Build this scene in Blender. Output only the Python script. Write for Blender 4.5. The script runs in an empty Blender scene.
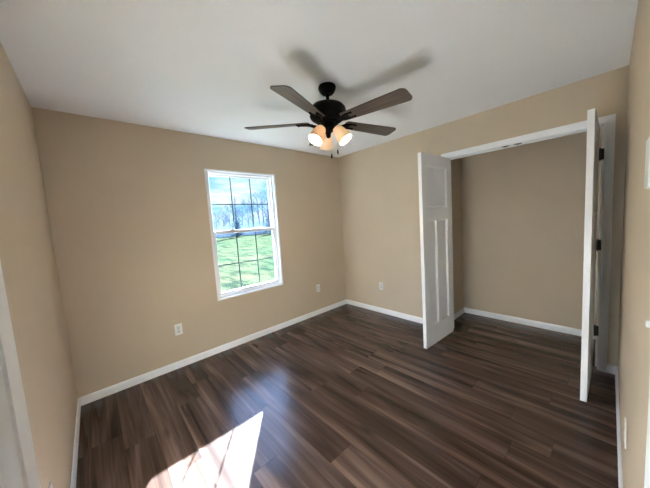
import bpy, bmesh, math, random
from mathutils import Vector, Matrix
scene = bpy.context.scene
C = scene.collection
R = math.radians

# ------------------------------------------------------------------ camera
W, D, H = 3.336, 3.063, 2.44          # room: x 0..W, y 0..D, z 0..H
cam_d = bpy.data.cameras.new('camera'); cam = bpy.data.objects.new('camera', cam_d); C.objects.link(cam)
cam_d.sensor_fit = 'HORIZONTAL'; cam_d.sensor_width = 36.0
cam_d.lens = 257.26 / 650 * 36.0
cam_d.clip_start = 0.01; cam_d.clip_end = 500
_y, _p, _r = 0.8375, -0.0897, -0.0649
_f = Vector((math.cos(_p)*math.cos(_y), math.cos(_p)*math.sin(_y), math.sin(_p)))
_rt = Vector((math.sin(_y), -math.cos(_y), 0)); _up = _rt.cross(_f)
_RX = _rt*math.cos(_r) + _up*math.sin(_r); _UP = -_rt*math.sin(_r) + _up*math.cos(_r)
cam.matrix_world = Matrix(((_RX.x, _UP.x, -_f.x, 0.2329), (_RX.y, _UP.y, -_f.y, 0.0751), (_RX.z, _UP.z, -_f.z, 1.4292), (0, 0, 0, 1)))
scene.camera = cam

# ------------------------------------------------------------------ exposure, sun, sky
scene.view_settings.view_transform = 'Standard'; scene.view_settings.look = 'None'
scene.view_settings.exposure = 0.15; scene.view_settings.gamma = 1.0
scene.view_settings.use_curve_mapping = False

scene.cycles.sample_clamp_indirect = 0.0     # let the strong bounce of the sun splash through
SUN_E = 176.0
sd = bpy.data.lights.new('sun', 'SUN'); sun = bpy.data.objects.new('sun', sd); C.objects.link(sun)
sd.energy = SUN_E; sd.angle = R(0.53); sd.color = (0.84, 1.0, 1.20)
sun_dir = Vector((-0.960, -1.290, -0.677))
sun.rotation_euler = sun_dir.to_track_quat('-Z', 'Y').to_euler(); sun.location = (9, 12, 7)

world = bpy.data.worlds.new('sky'); scene.world = world; world.use_nodes = True
nt = world.node_tree; nt.nodes.clear()
def wn(t, **k):
    n = nt.nodes.new(t)
    for a, b in k.items(): setattr(n, a, b)
    return n
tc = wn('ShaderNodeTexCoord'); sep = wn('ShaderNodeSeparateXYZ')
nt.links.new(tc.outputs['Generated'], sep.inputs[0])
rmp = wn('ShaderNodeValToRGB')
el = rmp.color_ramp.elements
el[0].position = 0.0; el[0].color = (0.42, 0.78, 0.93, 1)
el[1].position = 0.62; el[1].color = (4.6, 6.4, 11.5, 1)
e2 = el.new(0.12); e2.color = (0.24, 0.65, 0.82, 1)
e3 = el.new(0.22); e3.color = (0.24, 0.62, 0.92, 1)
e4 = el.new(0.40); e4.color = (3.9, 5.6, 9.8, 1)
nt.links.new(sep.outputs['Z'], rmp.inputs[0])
mp = wn('ShaderNodeMapping'); mp.inputs['Scale'].default_value = (2.2, 2.2, 9.0); mp.inputs['Location'].default_value = (0.3, 0.1, 0.35)
nt.links.new(tc.outputs['Generated'], mp.inputs[0])
ns = wn('ShaderNodeTexNoise'); ns.inputs['Scale'].default_value = 1.9; ns.inputs['Detail'].default_value = 6; ns.inputs['Roughness'].default_value = 0.6
nt.links.new(mp.outputs[0], ns.inputs['Vector'])
cr = wn('ShaderNodeValToRGB'); cr.color_ramp.elements[0].position = 0.42; cr.color_ramp.elements[1].position = 0.60
nt.links.new(ns.outputs['Fac'], cr.inputs[0])
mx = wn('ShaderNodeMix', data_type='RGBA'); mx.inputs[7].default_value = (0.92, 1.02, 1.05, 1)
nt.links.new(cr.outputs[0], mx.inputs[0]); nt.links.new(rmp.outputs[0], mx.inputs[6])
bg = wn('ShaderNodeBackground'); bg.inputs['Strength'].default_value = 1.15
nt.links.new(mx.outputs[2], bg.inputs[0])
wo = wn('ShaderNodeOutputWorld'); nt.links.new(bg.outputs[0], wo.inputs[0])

# ------------------------------------------------------------------ materials
class M:
    """tiny node-material helper"""
    def __init__(s, name):
        s.m = bpy.data.materials.new(name); s.m.use_nodes = True
        s.t = s.m.node_tree; s.b = s.t.nodes['Principled BSDF']; s.out = s.t.nodes['Material Output']
    def n(s, t, ins=None, **k):
        n = s.t.nodes.new(t)
        for a, b in k.items(): setattr(n, a, b)
        for a, b in (ins or {}).items():
            if isinstance(b, bpy.types.NodeSocket): s.t.links.new(b, n.inputs[a])
            else: n.inputs[a].default_value = b
        return n
    def math(s, op, a, b=0.0, c=0.0): return s.n('ShaderNodeMath', {0: a, 1: b, 2: c}, operation=op).outputs[0]
    def ramp(s, fac, stops):
        n = s.n('ShaderNodeValToRGB', {0: fac}); e = n.color_ramp.elements
        for i, (p, c) in enumerate(stops):
            x = e[i] if i < 2 else e.new(p)
            x.position = p; x.color = (*c, 1)
        return n.outputs[0]
    def mix(s, f, a, b, bt='MIX'):
        n = s.n('ShaderNodeMix', data_type='RGBA', blend_type=bt)
        for i, v in ((0, f), (6, a), (7, b)):
            if isinstance(v, bpy.types.NodeSocket): s.t.links.new(v, n.inputs[i])
            else: n.inputs[i].default_value = v
        return n.outputs[2]
    def set(s, k, v):
        if isinstance(v, bpy.types.NodeSocket): s.t.links.new(v, s.b.inputs[k])
        else: s.b.inputs[k].default_value = v
    def bump(s, h, dist, strength=1.0):
        n = s.n('ShaderNodeBump', {'Height': h, 'Distance': dist, 'Strength': strength}); s.set('Normal', n.outputs[0])

def paint(name, col, rough=0.5, bump_scale=0, bump_d=0.0004, var=0.02, spec=0.5):
    m = M(name); co = m.n('ShaderNodeTexCoord').outputs['Object']
    nz = m.n('ShaderNodeTexNoise', {'Vector': co, 'Scale': 2.5, 'Detail': 3}).outputs['Fac']
    d = tuple(max(0, c*(1-var)) for c in col); u = tuple(c*(1+var) for c in col)
    m.set('Base Color', m.ramp(nz, [(0.3, d), (0.7, u)])); m.set('Roughness', rough); m.set('Specular IOR Level', spec)
    if bump_scale:
        h = m.n('ShaderNodeTexNoise', {'Vector': co, 'Scale': bump_scale, 'Detail': 2}).outputs['Fac']; m.bump(h, bump_d)
    return m.m

WALL_COL = (0.590, 0.480, 0.350)
m_wall = paint('beige wall paint', WALL_COL, 0.62, 260, 0.0005, spec=0.3)
m_ceil = paint('white ceiling paint', (0.89, 0.885, 0.875), 0.8, 130, 0.0012, var=0.01, spec=0.2)
m_trim = paint('white semi gloss trim', (0.90, 0.90, 0.91), 0.33, 0, var=0.01)
m_door = paint('white door paint', (0.89, 0.89, 0.89), 0.38, 300, 0.0002, var=0.01)
m_vinyl = paint('white window vinyl', (0.83, 0.84, 0.85), 0.35, 0, var=0.01)
m_grid = paint('grey window grid', (0.055, 0.085, 0.115), 0.6, spec=0.1)
m_black = paint('black hardware metal', (0.012, 0.011, 0.011), 0.42)
m_plate = paint('white outlet plastic', (0.80, 0.79, 0.75), 0.35, var=0.005)
m_slot = paint('dark outlet slot', (0.03, 0.03, 0.03), 0.6)
m_sock = paint('outlet receptacle plastic', (0.66, 0.66, 0.63), 0.35, var=0.005)
m_screw = paint('steel screw', (0.5, 0.5, 0.5), 0.4)
m_bronze = paint('dark bronze fan metal', (0.0045, 0.0035, 0.003), 0.5, spec=0.10)

def make_floor_mat():
    m = M('dark brown plank floor')
    co = m.n('ShaderNodeTexCoord').outputs['Object']
    s = m.n('ShaderNodeSeparateXYZ', {0: co}); X, Y = s.outputs[0], s.outputs[1]
    PW, PL = 0.178, 1.22
    rx = m.math('DIVIDE', m.math('SUBTRACT', X, 0.065 - PW), PW)
    row = m.math('FLOOR', rx); fx = m.math('FRACT', rx)
    h = m.n('ShaderNodeTexWhiteNoise', {'W': row}, noise_dimensions='1D').outputs['Value']
    ry = m.math('ADD', m.math('DIVIDE', Y, PL), m.math('MULTIPLY', h, 7.0))
    col = m.math('FLOOR', ry); fy = m.math('FRACT', ry)
    cell = m.n('ShaderNodeCombineXYZ', {0: row, 1: col, 2: 0.0}).outputs[0]
    wn_ = m.n('ShaderNodeTexWhiteNoise', {'Vector': cell}, noise_dimensions='3D'); rnd = wn_.outputs['Value']
    # grain space: offset per plank, stretched along the plank
    off = m.n('ShaderNodeVectorMath', {0: wn_.outputs['Color'], 1: (13.0, 17.0, 0.0)}, operation='MULTIPLY').outputs[0]
    base = m.n('ShaderNodeVectorMath', {0: co, 1: off}, operation='ADD').outputs[0]
    g1 = m.n('ShaderNodeMapping', {0: base, 3: (10.0, 0.70, 1.0)}).outputs[0]
    broad = m.n('ShaderNodeTexNoise', {'Vector': g1, 'Scale': 1.0, 'Detail': 4, 'Roughness': 0.5, 'Distortion': 0.9}).outputs['Fac']
    g2 = m.n('ShaderNodeMapping', {0: base, 3: (75.0, 1.3, 1.0)}).outputs[0]
    fine = m.n('ShaderNodeTexNoise', {'Vector': g2, 'Scale': 1.0, 'Detail': 5, 'Roughness': 0.6, 'Distortion': 0.4}).outputs['Fac']
    g3 = m.n('ShaderNodeMapping', {0: base, 3: (5.5, 1.9, 1.0)}).outputs[0]
    vor = m.n('ShaderNodeTexVoronoi', {'Vector': g3, 'Scale': 1.0, 'Randomness': 1.0}); knot = vor.outputs['Distance']
    kn = m.ramp(knot, [(0.02, (0.32, 0.32, 0.32)), (0.17, (1, 1, 1))])
    c = m.ramp(broad, [(0.32, (0.032, 0.0170, 0.0118)), (0.45, (0.060, 0.0340, 0.0245)), (0.56, (0.096, 0.0590, 0.0450)), (0.69, (0.158, 0.105, 0.084))])
    fr = m.ramp(fine, [(0.30, (0.66, 0.66, 0.66)), (0.70, (1.28, 1.27, 1.26))])
    c = m.mix(1.0, c, fr, 'MULTIPLY'); c = m.mix(0.85, c, kn, 'MULTIPLY')
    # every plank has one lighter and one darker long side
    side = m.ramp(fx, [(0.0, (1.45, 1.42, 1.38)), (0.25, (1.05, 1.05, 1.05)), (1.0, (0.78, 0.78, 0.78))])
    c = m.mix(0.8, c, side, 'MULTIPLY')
    pl = m.ramp(rnd, [(0.0, (0.85, 0.85, 0.86)), (1.0, (1.15, 1.14, 1.13))])
    c = m.mix(1.0, c, pl, 'MULTIPLY')
    dx = m.math('MULTIPLY', m.math('MINIMUM', fx, m.math('SUBTRACT', 1.0, fx)), PW)
    dy = m.math('MULTIPLY', m.math('MINIMUM', fy, m.math('SUBTRACT', 1.0, fy)), PL)
    gap = m.math('MINIMUM', dx, dy)
    gr = m.ramp(m.math('MULTIPLY', gap, 100.0), [(0.05, (0.45, 0.45, 0.45)), (0.22, (1, 1, 1))])
    c = m.mix(1.0, c, gr, 'MULTIPLY')
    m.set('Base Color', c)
    m.set('Roughness', m.ramp(fine, [(0.3, (0.27, 0.27, 0.27)), (0.7, (0.18, 0.18, 0.18))])); m.set('Specular IOR Level', 0.42)
    hgt = m.math('ADD', m.math('MULTIPLY', fine, 0.7), m.ramp(m.math('MULTIPLY', gap, 100.0), [(0.05, (0, 0, 0)), (0.3, (1, 1, 1))]))
    m.bump(hgt, 0.0006, 0.35)
    return m.m
m_floor = make_floor_mat()

def make_blade_mat():
    m = M('weathered grey brown blade wood')
    co = m.n('ShaderNodeTexCoord').outputs['Object']
    g = m.n('ShaderNodeMapping', {0: co, 3: (3.0, 60.0, 1.0)}).outputs[0]
    f = m.n('ShaderNodeTexNoise', {'Vector': g, 'Scale': 1.0, 'Detail': 5, 'Distortion': 0.4}).outputs['Fac']
    m.set('Base Color', m.ramp(f, [(0.3, (0.058, 0.041, 0.033)), (0.7, (0.150, 0.116, 0.096))])); m.set('Roughness', 0.45)
    return m.m
m_blade = make_blade_mat()

def make_shade_mat():
    m = M('frosted lamp glass'); co = m.n('ShaderNodeTexCoord').outputs['Object']
    f = m.n('ShaderNodeTexNoise', {'Vector': co, 'Scale': 9.0, 'Detail': 2}).outputs['Fac']
    colr = m.ramp(f, [(0.2, (0.80, 0.66, 0.50)), (0.8, (0.84, 0.71, 0.55))])
    dif = m.n('ShaderNodeBsdfDiffuse', {0: colr}); tr = m.n('ShaderNodeBsdfTranslucent', {0: colr})
    mxs = m.n('ShaderNodeMixShader', {0: 0.055, 1: dif.outputs[0], 2: tr.outputs[0]})
    m.t.links.new(mxs.outputs[0], m.out.inputs[0]); return m.m
m_shade = make_shade_mat()
def emitter(name, col, st):
    m = M(name); e = m.n('ShaderNodeEmission', {0: (*col, 1), 1: st}); m.t.links.new(e.outputs[0], m.out.inputs[0]); return m.m
m_bulb = emitter('lit bulb', (1.0, 0.90, 0.78), 250.0)

def make_glass_mat():
    m = M('window glass')
    t = m.n('ShaderNodeBsdfTransparent', {0: (0.97, 0.985, 0.985, 1)}); g = m.n('ShaderNodeBsdfGlossy', {0: (1, 1, 1, 1), 'Roughness': 0.02})
    fr0 = m.n('ShaderNodeFresnel', {'IOR': 1.4}); bk = m.n('ShaderNodeNewGeometry').outputs['Backfacing']
    fr = m.n('ShaderNodeMath', {0: fr0.outputs[0], 1: m.math('SUBTRACT', 1.0, bk)}, operation='MULTIPLY')
    mxs = m.n('ShaderNodeMixShader', {0: fr.outputs[0], 1: t.outputs[0], 2: g.outputs[0]})
    m.t.links.new(mxs.outputs[0], m.out.inputs[0]); return m.m
m_glass = make_glass_mat()

def make_grass_mat():
    m = M('lawn grass'); co = m.n('ShaderNodeTexCoord').outputs['Object']
    a = m.n('ShaderNodeTexNoise', {'Vector': co, 'Scale': 0.35, 'Detail': 5, 'Roughness': 0.6}).outputs['Fac']
    g = m.n('ShaderNodeMapping', {0: co, 3: (2.6, 0.50, 1.0)}).outputs[0]
    b = m.n('ShaderNodeTexNoise', {'Vector': g, 'Scale': 1.3, 'Detail': 5, 'Roughness': 0.72}).outputs['Fac']
    c = m.ramp(a, [(0.35, (0.020, 0.0355, 0.0185)), (0.65, (0.041, 0.0430, 0.0235))])
    c = m.mix(1.0, c, m.ramp(b, [(0.42, (0.42, 0.50, 0.60)), (0.56, (1.30, 1.25, 1.18))]), 'MULTIPLY')
    m.set('Base Color', c); m.set('Roughness', 1.0); m.set('Specular IOR Level', 0.0); return m.m
m_grass = make_grass_mat()
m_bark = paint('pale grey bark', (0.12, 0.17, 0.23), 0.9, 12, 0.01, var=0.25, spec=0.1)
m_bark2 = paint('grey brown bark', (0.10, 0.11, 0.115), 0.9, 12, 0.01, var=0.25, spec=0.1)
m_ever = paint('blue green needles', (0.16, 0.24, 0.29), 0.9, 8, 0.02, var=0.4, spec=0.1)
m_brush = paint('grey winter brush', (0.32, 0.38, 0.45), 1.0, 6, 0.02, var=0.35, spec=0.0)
m_siding = paint('exterior siding', (0.55, 0.54, 0.52), 0.7)

# ------------------------------------------------------------------ mesh helpers
def link_mesh(name, bm, mat, parent=None, loc=(0, 0, 0), smooth=None):
    me = bpy.data.meshes.new(name)
    bmesh.ops.recalc_face_normals(bm, faces=bm.faces)
    bm.to_mesh(me); bm.free()
    mats = mat if isinstance(mat, (list, tuple)) else [mat]
    for x in mats: me.materials.append(x)
    o = bpy.data.objects.new(name, me); C.objects.link(o); o.location = loc
    if parent: o.parent = parent
    if smooth is not None:
        me.shade_smooth()
        try: me.set_sharp_from_angle(angle=R(smooth))
        except Exception: pass
    return o
def box(bm, a, b, bev=0.0, mat=None):
    a, b = Vector(a), Vector(b)
    r = bmesh.ops.create_cube(bm, size=1.0, matrix=Matrix.Translation((a+b)/2) @ Matrix.Diagonal((*[abs(x) for x in (b-a)], 1)))
    vs = r['verts']
    if bev:
        es = list({e for v in vs for e in v.link_edges})
        bmesh.ops.bevel(bm, geom=es, offset=bev, segments=2, profile=0.5, affect='EDGES')
    return vs
def lathe(bm, prof, seg=32, mtx=Matrix(), cap=True):
    rings = []
    for r, z in prof:
        rings.append([bm.verts.new(mtx @ Vector((r*math.cos(2*math.pi*i/seg), r*math.sin(2*math.pi*i/seg), z))) for i in range(seg)])
    for a, b in zip(rings, rings[1:]):
        for i in range(seg): bm.faces.new((a[i], a[(i+1) % seg], b[(i+1) % seg], b[i]))
    if cap:
        bm.faces.new(rings[0]); bm.faces.new(rings[-1])
def tube(bm, pts, rad, seg=10):
    pts = [Vector(p) for p in pts]; rr = rad if isinstance(rad, (list, tuple)) else [rad]*len(pts)
    rings = []
    for i, p in enumerate(pts):
        d = (pts[min(i+1, len(pts)-1)] - pts[max(i-1, 0)]).normalized()
        u = d.orthogonal().normalized()
        if rings: 
            u = (prev - d*prev.dot(d)).normalized()
        prev = u; v = d.cross(u)
        rings.append([bm.verts.new(p + (u*math.cos(2*math.pi*k/seg) + v*math.sin(2*math.pi*k/seg))*rr[i]) for k in range(seg)])
    for a, b in zip(rings, rings[1:]):
        for k in range(seg): bm.faces.new((a[k], a[(k+1) % seg], b[(k+1) % seg], b[k]))
    bm.faces.new(rings[0]); bm.faces.new(rings[-1])
def sweep(bm, prof, a, b, out, miter_a=0.0, miter_b=0.0):
    """profile (out, up) swept on the straight line a->b; miter moves the end with the out coordinate"""
    a, b, out = Vector(a), Vector(b), Vector(out); d = (b-a).normalized(); up = Vector((0, 0, 1))
    A = [bm.verts.new(a + out*o + up*z + d*o*miter_a) for o, z in prof]
    B = [bm.verts.new(b + out*o + up*z - d*o*miter_b) for o, z in prof]
    n = len(prof)
    for i in range(n): bm.faces.new((A[i], A[(i+1) % n], B[(i+1) % n], B[i]))
    bm.faces.new(A); bm.faces.new(B)
def setp(o, label=None, cat=None, group=None, kind=None):
    if label: o['label'] = label
    if cat: o['category'] = cat
    if group: o['group'] = group
    if kind: o['kind'] = kind
    return o
def empty(name, loc, rot=(0, 0, 0)):
    o = bpy.data.objects.new(name, None); C.objects.link(o); o.location = loc; o.rotation_euler = rot; o.empty_display_size = 0.1
    return o
def struct(name, bm, mat, label, cat, **k):
    return setp(link_mesh(name, bm, mat, **k), label, cat, kind='structure')
def part(name, bm, mat, parent, **k): return link_mesh(name, bm, mat, parent, **k)
NB = bmesh.new

# ------------------------------------------------------------------ setting: shell
T = 0.115                    # interior wall thickness
CB = W + 0.72                # closet back wall
CL, CR = 1.445, -0.02        # closet side walls (y)
OY0, OY1, OZ = 0.118, 1.342, 2.047       # closet opening
WX0, WX1, WZ0, WZ1 = 1.232, 2.096, 0.604, 2.074   # rough window opening
TE = 0.16                    # exterior wall thickness
DX0, DX1, DZ = 0.092, 0.904, 2.05        # doorway in the front wall

bm = NB(); box(bm, (-0.3, -1.5, -0.12), (CB+0.3, D+TE, 0))
struct('floor', bm, m_floor, 'dark brown wood plank floor running through the room and the closet', 'floor')
bm = NB(); box(bm, (-0.3, -1.5, H), (CB+0.3, D+TE, H+0.15))
struct('ceiling', bm, m_ceil, 'flat white ceiling above the ceiling fan', 'ceiling')
bm = NB(); box(bm, (-0.15, -0.115, 0), (0, D, H))
struct('wall_left', bm, m_wall, 'plain beige wall at the left edge behind the open entry door', 'wall')
bm = NB()
box(bm, (-0.15, D, 0), (WX0, D+TE, H)); box(bm, (WX1, D, 0), (CB+0.15, D+TE, H))
box(bm, (WX0, D, 0), (WX1, D+TE, WZ0)); box(bm, (WX0, D, WZ1), (WX1, D+TE, H))
struct('wall_back', bm, m_wall, 'long beige wall with the window and two outlets', 'wall')
bm = NB()
box(bm, (W, OY1+0.018, 0), (W+T, D, H)); box(bm, (W, 0, 0), (W+T, OY0-0.018, H))
box(bm, (W, OY0-0.018, OZ+0.018), (W+T, OY1+0.018, H))
struct('wall_right', bm, m_wall, 'beige wall around the open closet doorway', 'wall')
bm = NB()
box(bm, (DX1+0.018, -0.115, 0), (CB+0.15, 0, H)); box(bm, (0, -0.115, 0), (DX0-0.018, 0, H)); box(bm, (DX0-0.018, -0.115, DZ+0.018), (DX1+0.018, 0, H))
struct('wall_front', bm, m_wall, 'narrow strip of beige wall along the right edge with the thermostat', 'wall')
bm = NB()
box(bm, (CB, 0, 0), (CB+0.15, CL+0.1, H))
struct('wall_closet_back', bm, m_wall, 'shaded beige wall at the back of the closet', 'wall')
bm = NB(); box(bm, (W+T, CL, 0), (CB+0.15, CL+0.1, H))
struct('wall_closet_side', bm, m_wall, 'narrow beige side wall inside the closet behind the left closet door', 'wall')
bm = NB()
box(bm, (-0.6, -1.35, 0), (CB+0.15, -1.2, H)); box(bm, (-0.3, -1.2, 0), (-0.15, -0.115, H)); box(bm, (2.2, -1.2, 0), (2.3, -0.115, H))
struct('wall_hall', bm, m_wall, 'beige hallway wall beyond the entry doorway', 'wall')

# baseboards -------------------------------------------------------
BH = 0.072
BP = [(0, 0), (0.012, 0), (0.012, BH-0.018), (0.0095, BH-0.012), (0.008, BH-0.003), (0.005, BH), (0, BH)]
bm = NB(); sweep(bm, BP, (0, 0, 0), (0, D, 0), (1, 0, 0), 0, 1)
struct('baseboard_left', bm, m_trim, 'white baseboard along the left wall', 'baseboard')
bm = NB(); sweep(bm, BP, (0, D, 0), (W, D, 0), (0, -1, 0), 1, 1)
struct('baseboard_back', bm, m_trim, 'white baseboard under the window', 'baseboard')
bm = NB(); sweep(bm, BP, (W, OY1+0.06, 0), (W, D, 0), (-1, 0, 0), 0, 1)
struct('baseboard_right', bm, m_trim, 'white baseboard between the room corner and the left closet door', 'baseboard')
bm = NB(); sweep(bm, BP, (W, 0, 0), (W, OY0-0.06, 0), (-1, 0, 0), 1, 0)
struct('baseboard_corner', bm, m_trim, 'short white baseboard piece right of the closet casing', 'baseboard')
bm = NB(); sweep(bm, BP, (DX1+0.06, 0, 0), (W, 0, 0), (0, 1, 0), 0, 1)
struct('baseboard_front', bm, m_trim, 'white baseboard running toward the viewer along the right edge', 'baseboard')
bm = NB(); sweep(bm, BP, (CB, CR, 0), (CB, CL, 0), (-1, 0, 0), 0, 1)
struct('baseboard_closet_back', bm, m_trim, 'white baseboard along the back of the closet', 'baseboard')
bm = NB(); sweep(bm, BP, (W+T, CL, 0), (CB, CL, 0), (0, -1, 0), 0, 1)
struct('baseboard_closet_side', bm, m_trim, 'short white baseboard on the closet side wall', 'baseboard')

# closet casing: jambs, stops, mitred casing -----------------------
def casing_piece(bm, pts_in, pts_out, out):
    """mitred flat casing strip between two inner and two outer corner points, stepped profile"""
    out = Vector(out)
    (a, b), (c, d) = [[Vector(p) for p in q] for q in (pts_in, pts_out)]
    prof = [(0.0, 0.0), (0.0, 0.010), (0.12, 0.013), (0.6, 0.015), (0.88, 0.018), (1.0, 0.018), (1.0, 0.0)]
    A = [bm.verts.new(a.lerp(c, t) + out*h) for t, h in prof]; B = [bm.verts.new(b.lerp(d, t) + out*h) for t, h in prof]
    n = len(prof)
    for i in range(n): bm.faces.new((A[i], A[(i+1) % n], B[(i+1) % n], B[i]))
    bm.faces.new(A); bm.faces.new(B)
def casing(bm, P, u0, u1, top, w, out):
    """P(u, z) -> point; surrounds an opening u0..u1 up to top"""
    g = 0.005
    casing_piece(bm, (P(u0-g, 0), P(u0-g, top+g)), (P(u0-w, 0), P(u0-w, top+w)), out)
    casing_piece(bm, (P(u0-g, top+g), P(u1+g, top+g)), (P(u0-w, top+w), P(u1+w, top+w)), out)
    casing_piece(bm, (P(u1+g, top+g), P(u1+g, 0)), (P(u1+w, top+w), P(u1+w, 0)), out)
bm = NB()
casing(bm, lambda u, z: (W, u, z), OY0, OY1, OZ, 0.060, (-1, 0, 0))
casing(bm, lambda u, z: (W+T, u, z), OY0, OY1, OZ, 0.060, (1, 0, 0))
j = 0.018
box(bm, (W, OY0-j, 0), (W+T, OY0, OZ+j)); box(bm, (W, OY1, 0), (W+T, OY1+j, OZ+j)); box(bm, (W, OY0, OZ), (W+T, OY1, OZ+j))
box(bm, (W+0.040, OY0, 0), (W+0.075, OY0+0.011, OZ)); box(bm, (W+0.040, OY1-0.011, 0), (W+0.075, OY1, OZ)); box(bm, (W+0.040, OY0, OZ-0.011), (W+0.075, OY1, OZ))
trim1 = struct('trim_1', bm, m_trim, 'white casing and jamb framing the open closet', 'door casing')
for yc in (0.781, 0.681):
    bm = NB(); box(bm, (W+0.004, yc-0.030, OZ-0.003), (W+0.032, yc+0.030, OZ+0.001), 0.001); box(bm, (W+0.008, yc-0.012, OZ-0.008), (W+0.026, yc+0.012, OZ-0.002), 0.002)
    part('catch_plate', bm, m_black, trim1)['label'] = 'black catch plate'
bm = NB()
casing(bm, lambda u, z: (u, 0, z), DX0, DX1, DZ, 0.060, (0, 1, 0))
casing(bm, lambda u, z: (u, -T, z), DX0, DX1, DZ, 0.060, (0, -1, 0))
box(bm, (DX0-j, -T, 0), (DX0, 0, DZ+j)); box(bm, (DX1, -T, 0), (DX1+j, 0, DZ+j)); box(bm, (DX0, -T, DZ), (DX1, 0, DZ+j))
struct('trim_2', bm, m_trim, 'white casing edge of the entry doorway at the lower right corner', 'door casing')

# ------------------------------------------------------------------ doors
def leaf_mesh(w, h, t):
    """three panel door leaf: x 0..w, y -t/2..t/2, z 0..h, one wide top panel over two tall ones"""
    bm = NB(); s = 0.098 if w < 0.7 else 0.078; mul = 0.060
    c0, c1 = w/2-mul/2, w/2+mul/2
    xs = [0, s, c0, c1, w-s, w]; zs = [0, 0.215, 1.345, 1.475, h-0.115, h]
    for sg in (1, -1):
        y = sg*t/2
        def q(x0, x1, z0, z1): bm.faces.new([bm.verts.new((x, y, z)) for x, z in ((x0, z0), (x1, z0), (x1, z1), (x0, z1))])
        def rec(x0, x1, z0, z1):
            e, dp = (0.020, 0.013) if w < 0.7 else (0.050, 0.013)
            L = [[(x0, z0), (x1, z0), (x1, z1), (x0, z1)], None, None]
            rings = [[bm.verts.new((x, y, z)) for x, z in L[0]]]
            for ee, dd in ((0.003, 0.004), (e-0.003, dp-0.001), (e, dp)):
                rings.append([bm.verts.new((x, y - sg*dd, z)) for x, z in ((x0+ee, z0+ee), (x1-ee, z0+ee), (x1-ee, z1-ee), (x0+ee, z1-ee))])
            for a, b in zip(rings, rings[1:]):
                for k in range(4): bm.faces.new((a[k], a[(k+1) % 4], b[(k+1) % 4], b[k]))
            bm.faces.new(rings[-1])
        q(0, w, zs[0], zs[1]); q(0, w, zs[2], zs[3]); q(0, w, zs[4], zs[5])
        for z0, z1 in ((zs[1], zs[2]), (zs[3], zs[4])): q(0, s, z0, z1); q(w-s, w, z0, z1)
        q(c0, c1, zs[1], zs[2]); rec(s, c0, zs[1], zs[2]); rec(c1, w-s, zs[1], zs[2]); rec(s, w-s, zs[3], zs[4])
    for (x0, z0), (x1, z1) in (((0, 0), (w, 0)), ((w, 0), (w, h)), ((w, h), (0, h)), ((0, h), (0, 0))):
        bm.faces.new([bm.verts.new(p) for p in ((x0, -t/2, z0), (x1, -t/2, z1), (x1, t/2, z1), (x0, t/2, z0))])
    bmesh.ops.remove_doubles(bm, verts=bm.verts, dist=1e-5)
    return bm
def hinge(parent, x, y, z, sy, hh=0.089):
    bm = NB()
    lathe(bm, [(0.003, -hh/2-0.006), (0.0075, -hh/2), (0.0075, hh/2), (0.003, hh/2+0.006)], 12, Matrix.Translation((x, y, z)))
    box(bm, (x, y-0.0015, z-hh/2), (x+0.034*sy, y+0.0015, z+hh/2))
    box(bm, (x-0.0015, min(y, y+0.03), z-hh/2), (x+0.0015, max(y, y+0.03), z+hh/2))
    o = part('hinge', bm, m_black, parent, smooth=40); o['label'] = 'black hinge'; return o
LW, LT, LH = 0.604, 0.035, 2.026
def closet_door(name, hx, hy, ang, room_side, label):
    """leaf from hinge edge (x=0) to free edge (x=LW); room_side: +1/-1 = local y of the face carrying the hinge knuckle"""
    o = struct(name, leaf_mesh(LW, LH, LT), m_door, label, 'door', loc=(hx, hy, 0.014)); o.rotation_euler = (0, 0, ang)
    for z in (0.33, 1.07, 1.805):
        bm = NB(); yk = room_side*(LT/2+0.007)
        lathe(bm, [(0.003, z-0.050), (0.007, z-0.044), (0.007, z+0.044), (0.003, z+0.050)], 12, Matrix.Translation((-0.007, yk, 0)))
        box(bm, (-0.0025, -0.012, z-0.044), (0.0, LT/2, z+0.044) if room_side > 0 else (0.0, 0.012, z+0.044)) if room_side > 0 else box(bm, (-0.0025, -LT/2, z-0.044), (0.0, 0.012, z+0.044))
        box(bm, (-0.010, min(yk, yk+room_side*0.028), z-0.044), (-0.006, max(yk, yk+room_side*0.028), z+0.044))
        part('hinge', bm, m_black, o, smooth=40)['label'] = 'black hinge'
    bm = NB(); box(bm, (LW-0.075, -0.011, LH-0.001), (LW-0.018, 0.011, LH+0.002), 0.0008)
    lathe(bm, [(0.008, LH), (0.008, LH+0.006), (0.004, LH+0.010)], 12, Matrix.Translation((LW-0.045, 0, 0)))
    part('ball_catch', bm, m_black, o)['label'] = 'black ball catch on the top edge'
    return o
# left leaf: near face passes y=1.334 (free) / 1.300 (hinge)
a1 = math.atan2(1.3525-1.3155, -0.600)
closet_door('door_1', 3.319, 1.3165, a1, -1, 'white three panel closet door swung open on the left side of the closet')
a2 = math.atan2(0.0095, -0.600)
closet_door('door_2', 3.3280, 0.1600, a2, 1, 'white closet door seen edge-on at the right side of the closet')
# entry door, folded open along the left wall
ed = struct('door_3', leaf_mesh(0.806, 2.03, 0.035), m_door, 'white panelled entry door standing open against the left wall, cut by the corner of the picture', 'door', loc=(0.0895, 0.006, 0.012))
ed.rotation_euler = (0, 0, R(90))
for z in (0.25, 1.02, 1.80):
    bm = NB(); lathe(bm, [(0.003, z-0.05), (0.007, z-0.044), (0.007, z+0.044), (0.003, z+0.05)], 12, Matrix.Translation((-0.004, 0.025, 0)))
    box(bm, (-0.0025, -0.012, z-0.044), (0.0, 0.018, z+0.044)); part('hinge', bm, m_black, ed, smooth=40)['label'] = 'black hinge'

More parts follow.
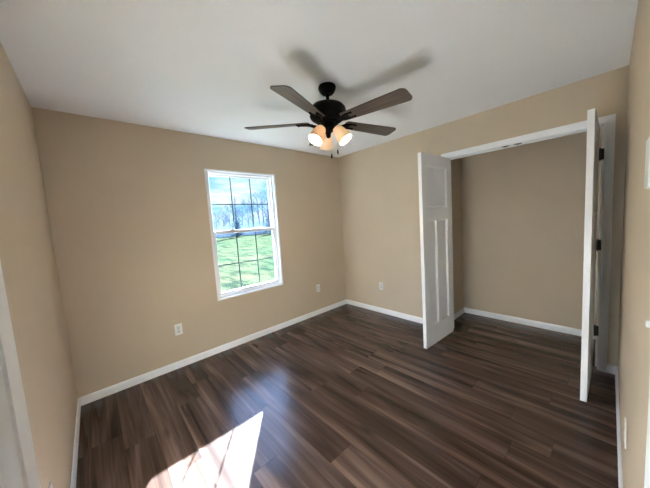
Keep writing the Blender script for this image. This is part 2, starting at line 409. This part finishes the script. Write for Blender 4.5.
# ------------------------------------------------------------------ window_1
win = setp(empty('window_1', (WX0, D, WZ0)), 'white single hung window with grids looking out on a lawn and trees', 'window', kind='structure')
ww, wh = WX1-WX0, WZ1-WZ0
def frame_boxes(bm, x0, x1, z0, z1, l, r, b, t, y0, y1, bev=0.002):
    box(bm, (x0, y0, z0), (x0+l, y1, z1), bev); box(bm, (x1-r, y0, z0), (x1, y1, z1), bev)
    box(bm, (x0+l, y0, z0), (x1-r, y1, z0+b), bev); box(bm, (x0+l, y0, z1-t), (x1-r, y1, z1), bev)
bm = NB(); frame_boxes(bm, -0.012, ww+0.012, -0.010, wh+0.008, 0.020, 0.020, 0.018, 0.018, -0.004, 0.055, 0.0015)
part('window_liner', bm, m_vinyl, win)
bm = NB(); frame_boxes(bm, 0.006, ww-0.006, 0.006, wh-0.006, 0.030, 0.030, 0.034, 0.026, 0.030, 0.115, 0.003)
part('window_frame', bm, m_vinyl, win)
gx0, gx1 = 0.036, ww-0.036
mz = 1.372 - WZ0                    # meeting rail centre
def sash(name, z0, z1, y, rb, rt, hz, ygrid):
    bm = NB(); frame_boxes(bm, gx0-0.008, gx1+0.008, z0, z1, 0.026, 0.026, rb, rt, y, y+0.030, 0.003)
    s = part(name, bm, m_vinyl, win)
    x0, x1 = gx0+0.018, gx1-0.018
    bm = NB(); box(bm, (x0-0.006, y+0.013, z0+rb-0.006), (x1+0.006, y+0.017, z1-rt+0.006)); part('pane', bm, m_glass, s)
    bm = NB()
    for k in (1, 2):
        xc = x0 + (x1-x0)*k/3; box(bm, (xc-0.006, y+0.0175, z0+rb), (xc+0.006, y+0.0190, z1-rt))
    box(bm, (x0, y+0.0176, hz-0.006), (x1, y+0.0189, hz+0.006))
    part('grid', bm, m_grid, s); return s
sash('upper_sash', mz-0.020, wh-0.028, 0.076, 0.036, 0.024, 1.700-WZ0, 0)
lo = sash('lower_sash', 0.030, mz+0.020, 0.042, 0.036, 0.040, 0.985-WZ0, 0)
for xc in (ww*0.3, ww*0.7):
    bm = NB(); box(bm, (xc-0.028, 0.046, mz+0.018), (xc+0.028, 0.070, mz+0.028), 0.002); box(bm, (xc-0.008, 0.040, mz+0.026), (xc+0.020, 0.054, mz+0.034), 0.002)
    part('sash_lock', bm, m_vinyl, win)

# ------------------------------------------------------------------ ceiling fan
FX, FY = 1.668, 1.531
fan = setp(empty('ceiling_fan', (FX, FY, H)), 'dark bronze ceiling fan with five wooden blades and three lit lamp shades', 'ceiling fan')
bm = NB(); lathe(bm, [(0.050, 0), (0.064, -0.003), (0.067, -0.012), (0.065, -0.024), (0.056, -0.042), (0.050, -0.050), (0.042, -0.058), (0.018, -0.061)], 40)
part('canopy', bm, m_bronze, fan, smooth=35)
bm = NB(); tube(bm, [(0, 0, -0.058), (0, 0.002, -0.150)], 0.0125, 16); part('downrod', bm, m_bronze, fan, smooth=40)
TILT = Matrix.Rotation(0.045, 4, 'X')
def fan_part(name, bm, mat, parent=fan, smooth=35): return part(name, bm, mat, parent, smooth=smooth)
bm = NB()
lathe(bm, [(0.016, -0.112), (0.024, -0.118), (0.034, -0.124), (0.080, -0.130), (0.116, -0.142), (0.135, -0.162), (0.139, -0.180), (0.137, -0.212), (0.139, -0.220), (0.130, -0.236), (0.108, -0.252), (0.085, -0.260), (0.082, -0.272), (0.060, -0.280)], 48, TILT)
fan_part('motor_housing', bm, m_bronze)
# light kit
kx, ky = -0.004, 0.012
bm = NB(); lathe(bm, [(0.060, -0.270), (0.066, -0.284), (0.064, -0.312), (0.048, -0.328), (0.026, -0.336), (0.020, -0.352), (0.016, -0.372), (0.006, -0.380)], 36, Matrix.Translation((kx, ky, 0)))
fan_part('light_kit', bm, m_bronze)
BZ = 2.180 - H
def blade_outline():
    pts = []; n = 8
    w0, w1, r0, r1, rc = 0.050, 0.069, 0.155, 0.656, 0.035
    pts += [(r0, -w0)]
    for k in range(n+1):
        a = -math.pi/2 + (math.pi/2)*k/n; pts.append((r1-rc+rc*math.cos(a), -w1+rc+rc*math.sin(a)))
    for k in range(n+1):
        a = (math.pi/2)*k/n; pts.append((r1-rc+rc*math.cos(a), w1-rc+rc*math.sin(a)))
    pts += [(r0, w0), (r0-0.008, w0-0.018), (r0-0.008, -w0+0.018)]
    return pts
for k in range(5):
    th = R(-157.6 + 72*k)
    base = Matrix.Translation((0.0, 0.012, BZ)) @ TILT @ Matrix.Rotation(th, 4, 'Z')
    bm = NB(); o = blade_outline(); t = 0.006
    up = [bm.verts.new((x, y, t/2)) for x, y in o]; dn = [bm.verts.new((x, y, -t/2)) for x, y in o]
    bm.faces.new(up); bm.faces.new(dn)
    for i in range(len(o)):
        f = bm.faces.new((up[i], up[(i+1) % len(o)], dn[(i+1) % len(o)], dn[i]))
    b = part('blade', bm, [m_blade], fan)
    b.matrix_local = base @ Matrix.Rotation(R(-11), 4, 'X')
    # iron: arm from the flywheel to a forked plate under the blade
    bm = NB()
    tube(bm, [(0.060, 0, -0.030), (0.100, 0, -0.026), (0.140, 0, -0.014), (0.175, 0, -0.008)], [0.013, 0.012, 0.011, 0.010], 10)
    for s in (-1, 1):
        tube(bm, [(0.120, 0, -0.016), (0.150, 0.020*s, -0.010), (0.190, 0.030*s, -0.007), (0.240, 0.028*s, -0.006)], [0.009, 0.009, 0.008, 0.006], 8)
        bmesh.ops.create_uvsphere(bm, u_segments=10, v_segments=6, radius=0.009, matrix=Matrix.Translation((0.238, 0.028*s, -0.007)))
    box(bm, (0.165, -0.032, -0.008), (0.200, 0.032, -0.003), 0.002)
    part('blade_iron', bm, m_bronze, b, smooth=40)['label'] = 'dark bronze blade bracket'
# lamp shades: azimuths measured around the kit
rdeg = math.degrees(_y) - 90
for az, tl in ((rdeg-20, 36), (rdeg+100, 30), (rdeg+220, 36)):
    a = R(az); d = Vector((math.cos(a), math.sin(a), 0))
    p0 = Vector((kx, ky, -0.308)) + d*0.040; p1 = Vector((kx, ky, -0.312)) + d*0.062
    axis = (Vector((0, 0, -1))*math.cos(R(tl)) + d*math.sin(R(tl))).normalized()
    top = p1 + axis*0.002
    mt = Matrix.Translation(top) @ axis.to_track_quat('Z', 'Y').to_matrix().to_4x4()
    bm = NB(); prof = [(0.020, 0.000), (0.032, 0.004), (0.040, 0.018), (0.046, 0.045), (0.052, 0.080), (0.0555, 0.112), (0.056, 0.124)]
    inner = [(r-0.004, z+(0.004 if z < 0.01 else 0)) for r, z in reversed(prof)]
    lathe(bm, prof + inner, 36, mt, cap=True)
    sh = part('lamp_shade', bm, m_shade, fan, smooth=50); sh['label'] = 'lit frosted glass lamp shade'
    bm = NB(); tube(bm, [p0, p0.lerp(p1, 0.6) + Vector((0, 0, 0.004)), top + axis*0.006], 0.011, 12)
    lathe(bm, [(0.012, -0.016), (0.024, -0.012), (0.026, 0.006), (0.018, 0.010)], 24, mt)
    part('lamp_socket', bm, m_bronze, sh, smooth=40)['label'] = 'dark bronze lamp socket'
    bm = NB(); lathe(bm, [(0.011, 0.008), (0.013, 0.030), (0.021, 0.052), (0.0275, 0.074), (0.0265, 0.092), (0.017, 0.106), (0.005, 0.110)], 20, mt)
    part('bulb', bm, m_bulb, sh, smooth=60)['label'] = 'glowing light bulb'
for (dx, dy, ln) in ((0.042, 0.020, 0.190), (0.079, -0.014, 0.160)):
    px, py = kx+dx, ky+dy
    bm = NB(); tube(bm, [(px*0.7, py*0.7, -0.320), (px, py, -0.345), (px, py, -0.30-ln)], 0.0012, 6)
    ch = part('pull_chain', bm, m_screw, fan)
    bm = NB(); lathe(bm, [(0.002, -0.30-ln+0.004), (0.005, -0.30-ln-0.004), (0.0065, -0.30-ln-0.020), (0.0055, -0.30-ln-0.030), (0.002, -0.30-ln-0.034)], 12, Matrix.Translation((px, py, 0)))
    part('pull_fob', bm, m_bronze, ch, smooth=50)['label'] = 'dark pull fob'

# ------------------------------------------------------------------ outlets, switch, thermostat (local: x right, z up, y out of the wall)
def outlet(loc, rz, label):
    root = setp(empty('wall_outlet', loc, (0, 0, rz)), label, 'outlet', 'duplex outlets low on the walls')
    bm = NB(); box(bm, (-0.035, 0, -0.0575), (0.035, 0.0055, 0.0575), 0.003); part('cover_plate', bm, m_plate, root)
    for zc in (-0.0195, 0.0195):
        bm = NB(); lathe(bm, [(0.0172, 0.004), (0.0172, 0.0068), (0.0162, 0.0074)], 24, Matrix.Translation((0, 0, zc)) @ Matrix.Rotation(R(-90), 4, 'X'))
        rc = part('receptacle', bm, m_sock, root)
        bm = NB()
        for xs, hh in ((-0.0065, 0.0085), (0.0065, 0.007)): box(bm, (xs-0.0012, 0.0070, zc+0.002-hh/2+0.002), (xs+0.0012, 0.0078, zc+0.004+hh/2))
        lathe(bm, [(0.0026, 0.0070), (0.0026, 0.0078)], 10, Matrix.Translation((0, 0, zc-0.008)) @ Matrix.Rotation(R(-90), 4, 'X'))
        part('socket_slot', bm, m_slot, rc)['label'] = 'dark socket slots'
    bm = NB(); lathe(bm, [(0.003, 0.005), (0.003, 0.0065)], 10, Matrix.Rotation(R(-90), 4, 'X')); part('screw', bm, m_screw, root)
outlet((0.797, D, 0.404), R(180), 'white wall outlet left of the window, nearest the left corner')
outlet((2.723, D, 0.406), R(180), 'white wall outlet right of the window near the far corner')
outlet((W, 2.330, 0.410), R(90), 'white wall outlet on the closet wall beside the far corner')
outlet((0, 1.545, 0.392), R(-90), 'white wall outlet at the bottom left, seen edge-on past the entry door')
outlet((1.925, 0, 0.385), 0, 'white wall outlet at the lower right, seen edge-on along the right wall')
sw = setp(empty('light_switch', (1.082, 0, 1.165)), 'white light switch at the right edge of the picture, only its toggle showing', 'light switch')
bm = NB(); box(bm, (-0.035, 0, -0.0575), (0.035, 0.0055, 0.0575), 0.003); part('cover_plate', bm, m_plate, sw)
bm = NB(); box(bm, (-0.005, 0.004, -0.004), (0.005, 0.018, 0.010), 0.002); part('toggle', bm, m_plate, sw)
th_ = setp(empty('thermostat', (1.150, 0, 1.510)), 'white thermostat box high on the right edge of the picture', 'thermostat')
bm = NB(); box(bm, (-0.045, 0, -0.058), (0.045, 0.006, 0.058), 0.002); part('base_plate', bm, m_plate, th_)
bm = NB(); box(bm, (-0.042, 0.006, -0.055), (0.042, 0.0225, 0.055), 0.004); part('body', bm, m_plate, th_)

# ------------------------------------------------------------------ outdoors
GZ = -0.45
bm = NB()
n = 40
for i in range(n+1):
    for k in range(n+1):
        x = -60 + 200*i/n; y = D+TE + 150*(k/n)**1.6
        bm.verts.new((x, y, GZ + 0.15*math.sin(x*0.21)*math.sin(y*0.17)*min(1, (y-D)/12)))
bm.verts.ensure_lookup_table()
for i in range(n):
    for k in range(n):
        a = i*(n+1)+k; bm.faces.new([bm.verts[a], bm.verts[a+n+1], bm.verts[a+n+2], bm.verts[a+1]])
struct('lawn', bm, m_grass, 'bright green lawn outside the window', 'lawn')
rng = random.Random(5)
def limb(bm, p, d, ln, r, depth, seg):
    pts = [p]; rr = [r]; q = p.copy(); dd = d.copy(); n = 4
    for i in range(n):
        dd = (dd + Vector((rng.uniform(-.2, .2), rng.uniform(-.2, .2), rng.uniform(-.02, .14)))).normalized()
        q = q + dd*ln/n; pts.append(q.copy()); rr.append(r*(1-0.7*(i+1)/n))
    tube(bm, pts, rr, seg)
    if depth <= 0: return
    for i in range(5 if depth > 1 else 4):
        t = rng.uniform(0.3, 1.0); k = min(n-1, int(t*n)); b = pts[k].lerp(pts[k+1], t*n-k)
        ax = Vector((rng.uniform(-1, 1), rng.uniform(-1, 1), rng.uniform(0.1, 0.9))).normalized()
        limb(bm, b, (dd*0.7+ax*0.8).normalized(), ln*rng.uniform(0.4, 0.62), max(r*0.42, 0.018), depth-1, 4)
def bare_tree(x, y, h, mat, label, depth=3, group='bare trees beyond the lawn'):
    root = setp(empty('bare_tree', (x, y, GZ-0.1)), label, 'tree', group)
    bm = NB(); top = Vector((rng.uniform(-.3, .3), rng.uniform(-.3, .3), h*0.8))
    pts = [Vector((0, 0, 0)), top*0.35+Vector((rng.uniform(-.1, .1), 0, 0)), top*0.7, top]
    tube(bm, pts, [h*0.022, h*0.017, h*0.011, h*0.004], 7); part('trunk', bm, mat, root)
    bm = NB()
    for i in range(11):
        t = rng.uniform(0.3, 0.98); b = top*t; a = rng.uniform(0, 2*math.pi)
        limb(bm, b, Vector((math.cos(a), math.sin(a), rng.uniform(0.5, 1.3))).normalized(), h*(0.36-0.18*t), h*0.009*(1.25-t), depth-1, 5)
    part('branches', bm, mat, root)
def evergreen(x, y, h, label):
    root = setp(empty('evergreen_tree', (x, y, GZ-0.1)), label, 'tree')
    bm = NB(); tube(bm, [(0, 0, 0), (0, 0, h*0.97)], [h*0.02, 0.02], 7); part('trunk', bm, m_bark2, root)
    bm = NB(); nl = 26
    for i in range(nl):
        z = h*(0.10+0.88*i/nl); r = h*0.17*(1-i/nl)+0.06
        for k in range(9):
            a = rng.uniform(0, 6.283); l = r*rng.uniform(0.7, 1.15); c, s = math.cos(a), math.sin(a)
            tip = Vector((c*l, s*l, z-l*0.35)); wv = Vector((-s, c, 0))*l*0.22
            v = [bm.verts.new(p) for p in (Vector((0, 0, z)), tip*0.6+Vector((0, 0, z*0.4))+wv, tip, tip*0.6+Vector((0, 0, z*0.4))-wv, Vector((c*l*.5, s*l*.5, z-l*0.35)))]
            bm.faces.new((v[0], v[1], v[4])); bm.faces.new((v[1], v[2], v[4])); bm.faces.new((v[2], v[3], v[4])); bm.faces.new((v[3], v[0], v[4]))
    part('foliage', bm, m_ever, root)
def at(wx, dist):          # ground point at depth y=dist on the sight line through window x=wx
    return 0.233 + (wx-0.233)*(dist-0.075)/(D-0.075)
tops = [(1.20, 6.2), (1.285, 5.9), (1.37, 6.3), (1.45, 7.0), (1.53, 8.4), (1.60, 8.7), (1.68, 9.2), (1.75, 8.6), (1.83, 10.0), (1.89, 10.8), (1.97, 9.6), (2.04, 8.4), (2.12, 8.6)]
specs = [(wx, (62, 74, 88, 104, 122)[i % 5], h*(62, 74, 88, 104, 122)[i % 5]/62) for i, (wx, h) in enumerate(tops)]
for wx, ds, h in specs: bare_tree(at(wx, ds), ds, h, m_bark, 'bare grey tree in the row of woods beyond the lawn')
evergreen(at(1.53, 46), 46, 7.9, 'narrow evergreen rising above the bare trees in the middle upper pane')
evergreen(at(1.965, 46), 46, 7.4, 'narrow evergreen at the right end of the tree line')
# thicket under the trees: uncountable brush
bm = NB()
for i in range(2600):
    x = rng.uniform(12, 52); y = rng.uniform(50.5, 56.5); h = rng.uniform(0.9, 3.0)
    b = Vector((x, y, GZ-0.1)); t = b + Vector((rng.uniform(-.5, .5), rng.uniform(-.5, .5), h)); w = rng.uniform(0.03, 0.09)
    a = rng.uniform(0, 3.14); u = Vector((math.cos(a), math.sin(a), 0))*w
    q = [bm.verts.new(p) for p in (b-u, b+u, t)]; bm.faces.new(q)
    u2 = Vector((-u.y, u.x, 0)); q = [bm.verts.new(p) for p in (b-u2, b+u2, t)]; bm.faces.new(q)
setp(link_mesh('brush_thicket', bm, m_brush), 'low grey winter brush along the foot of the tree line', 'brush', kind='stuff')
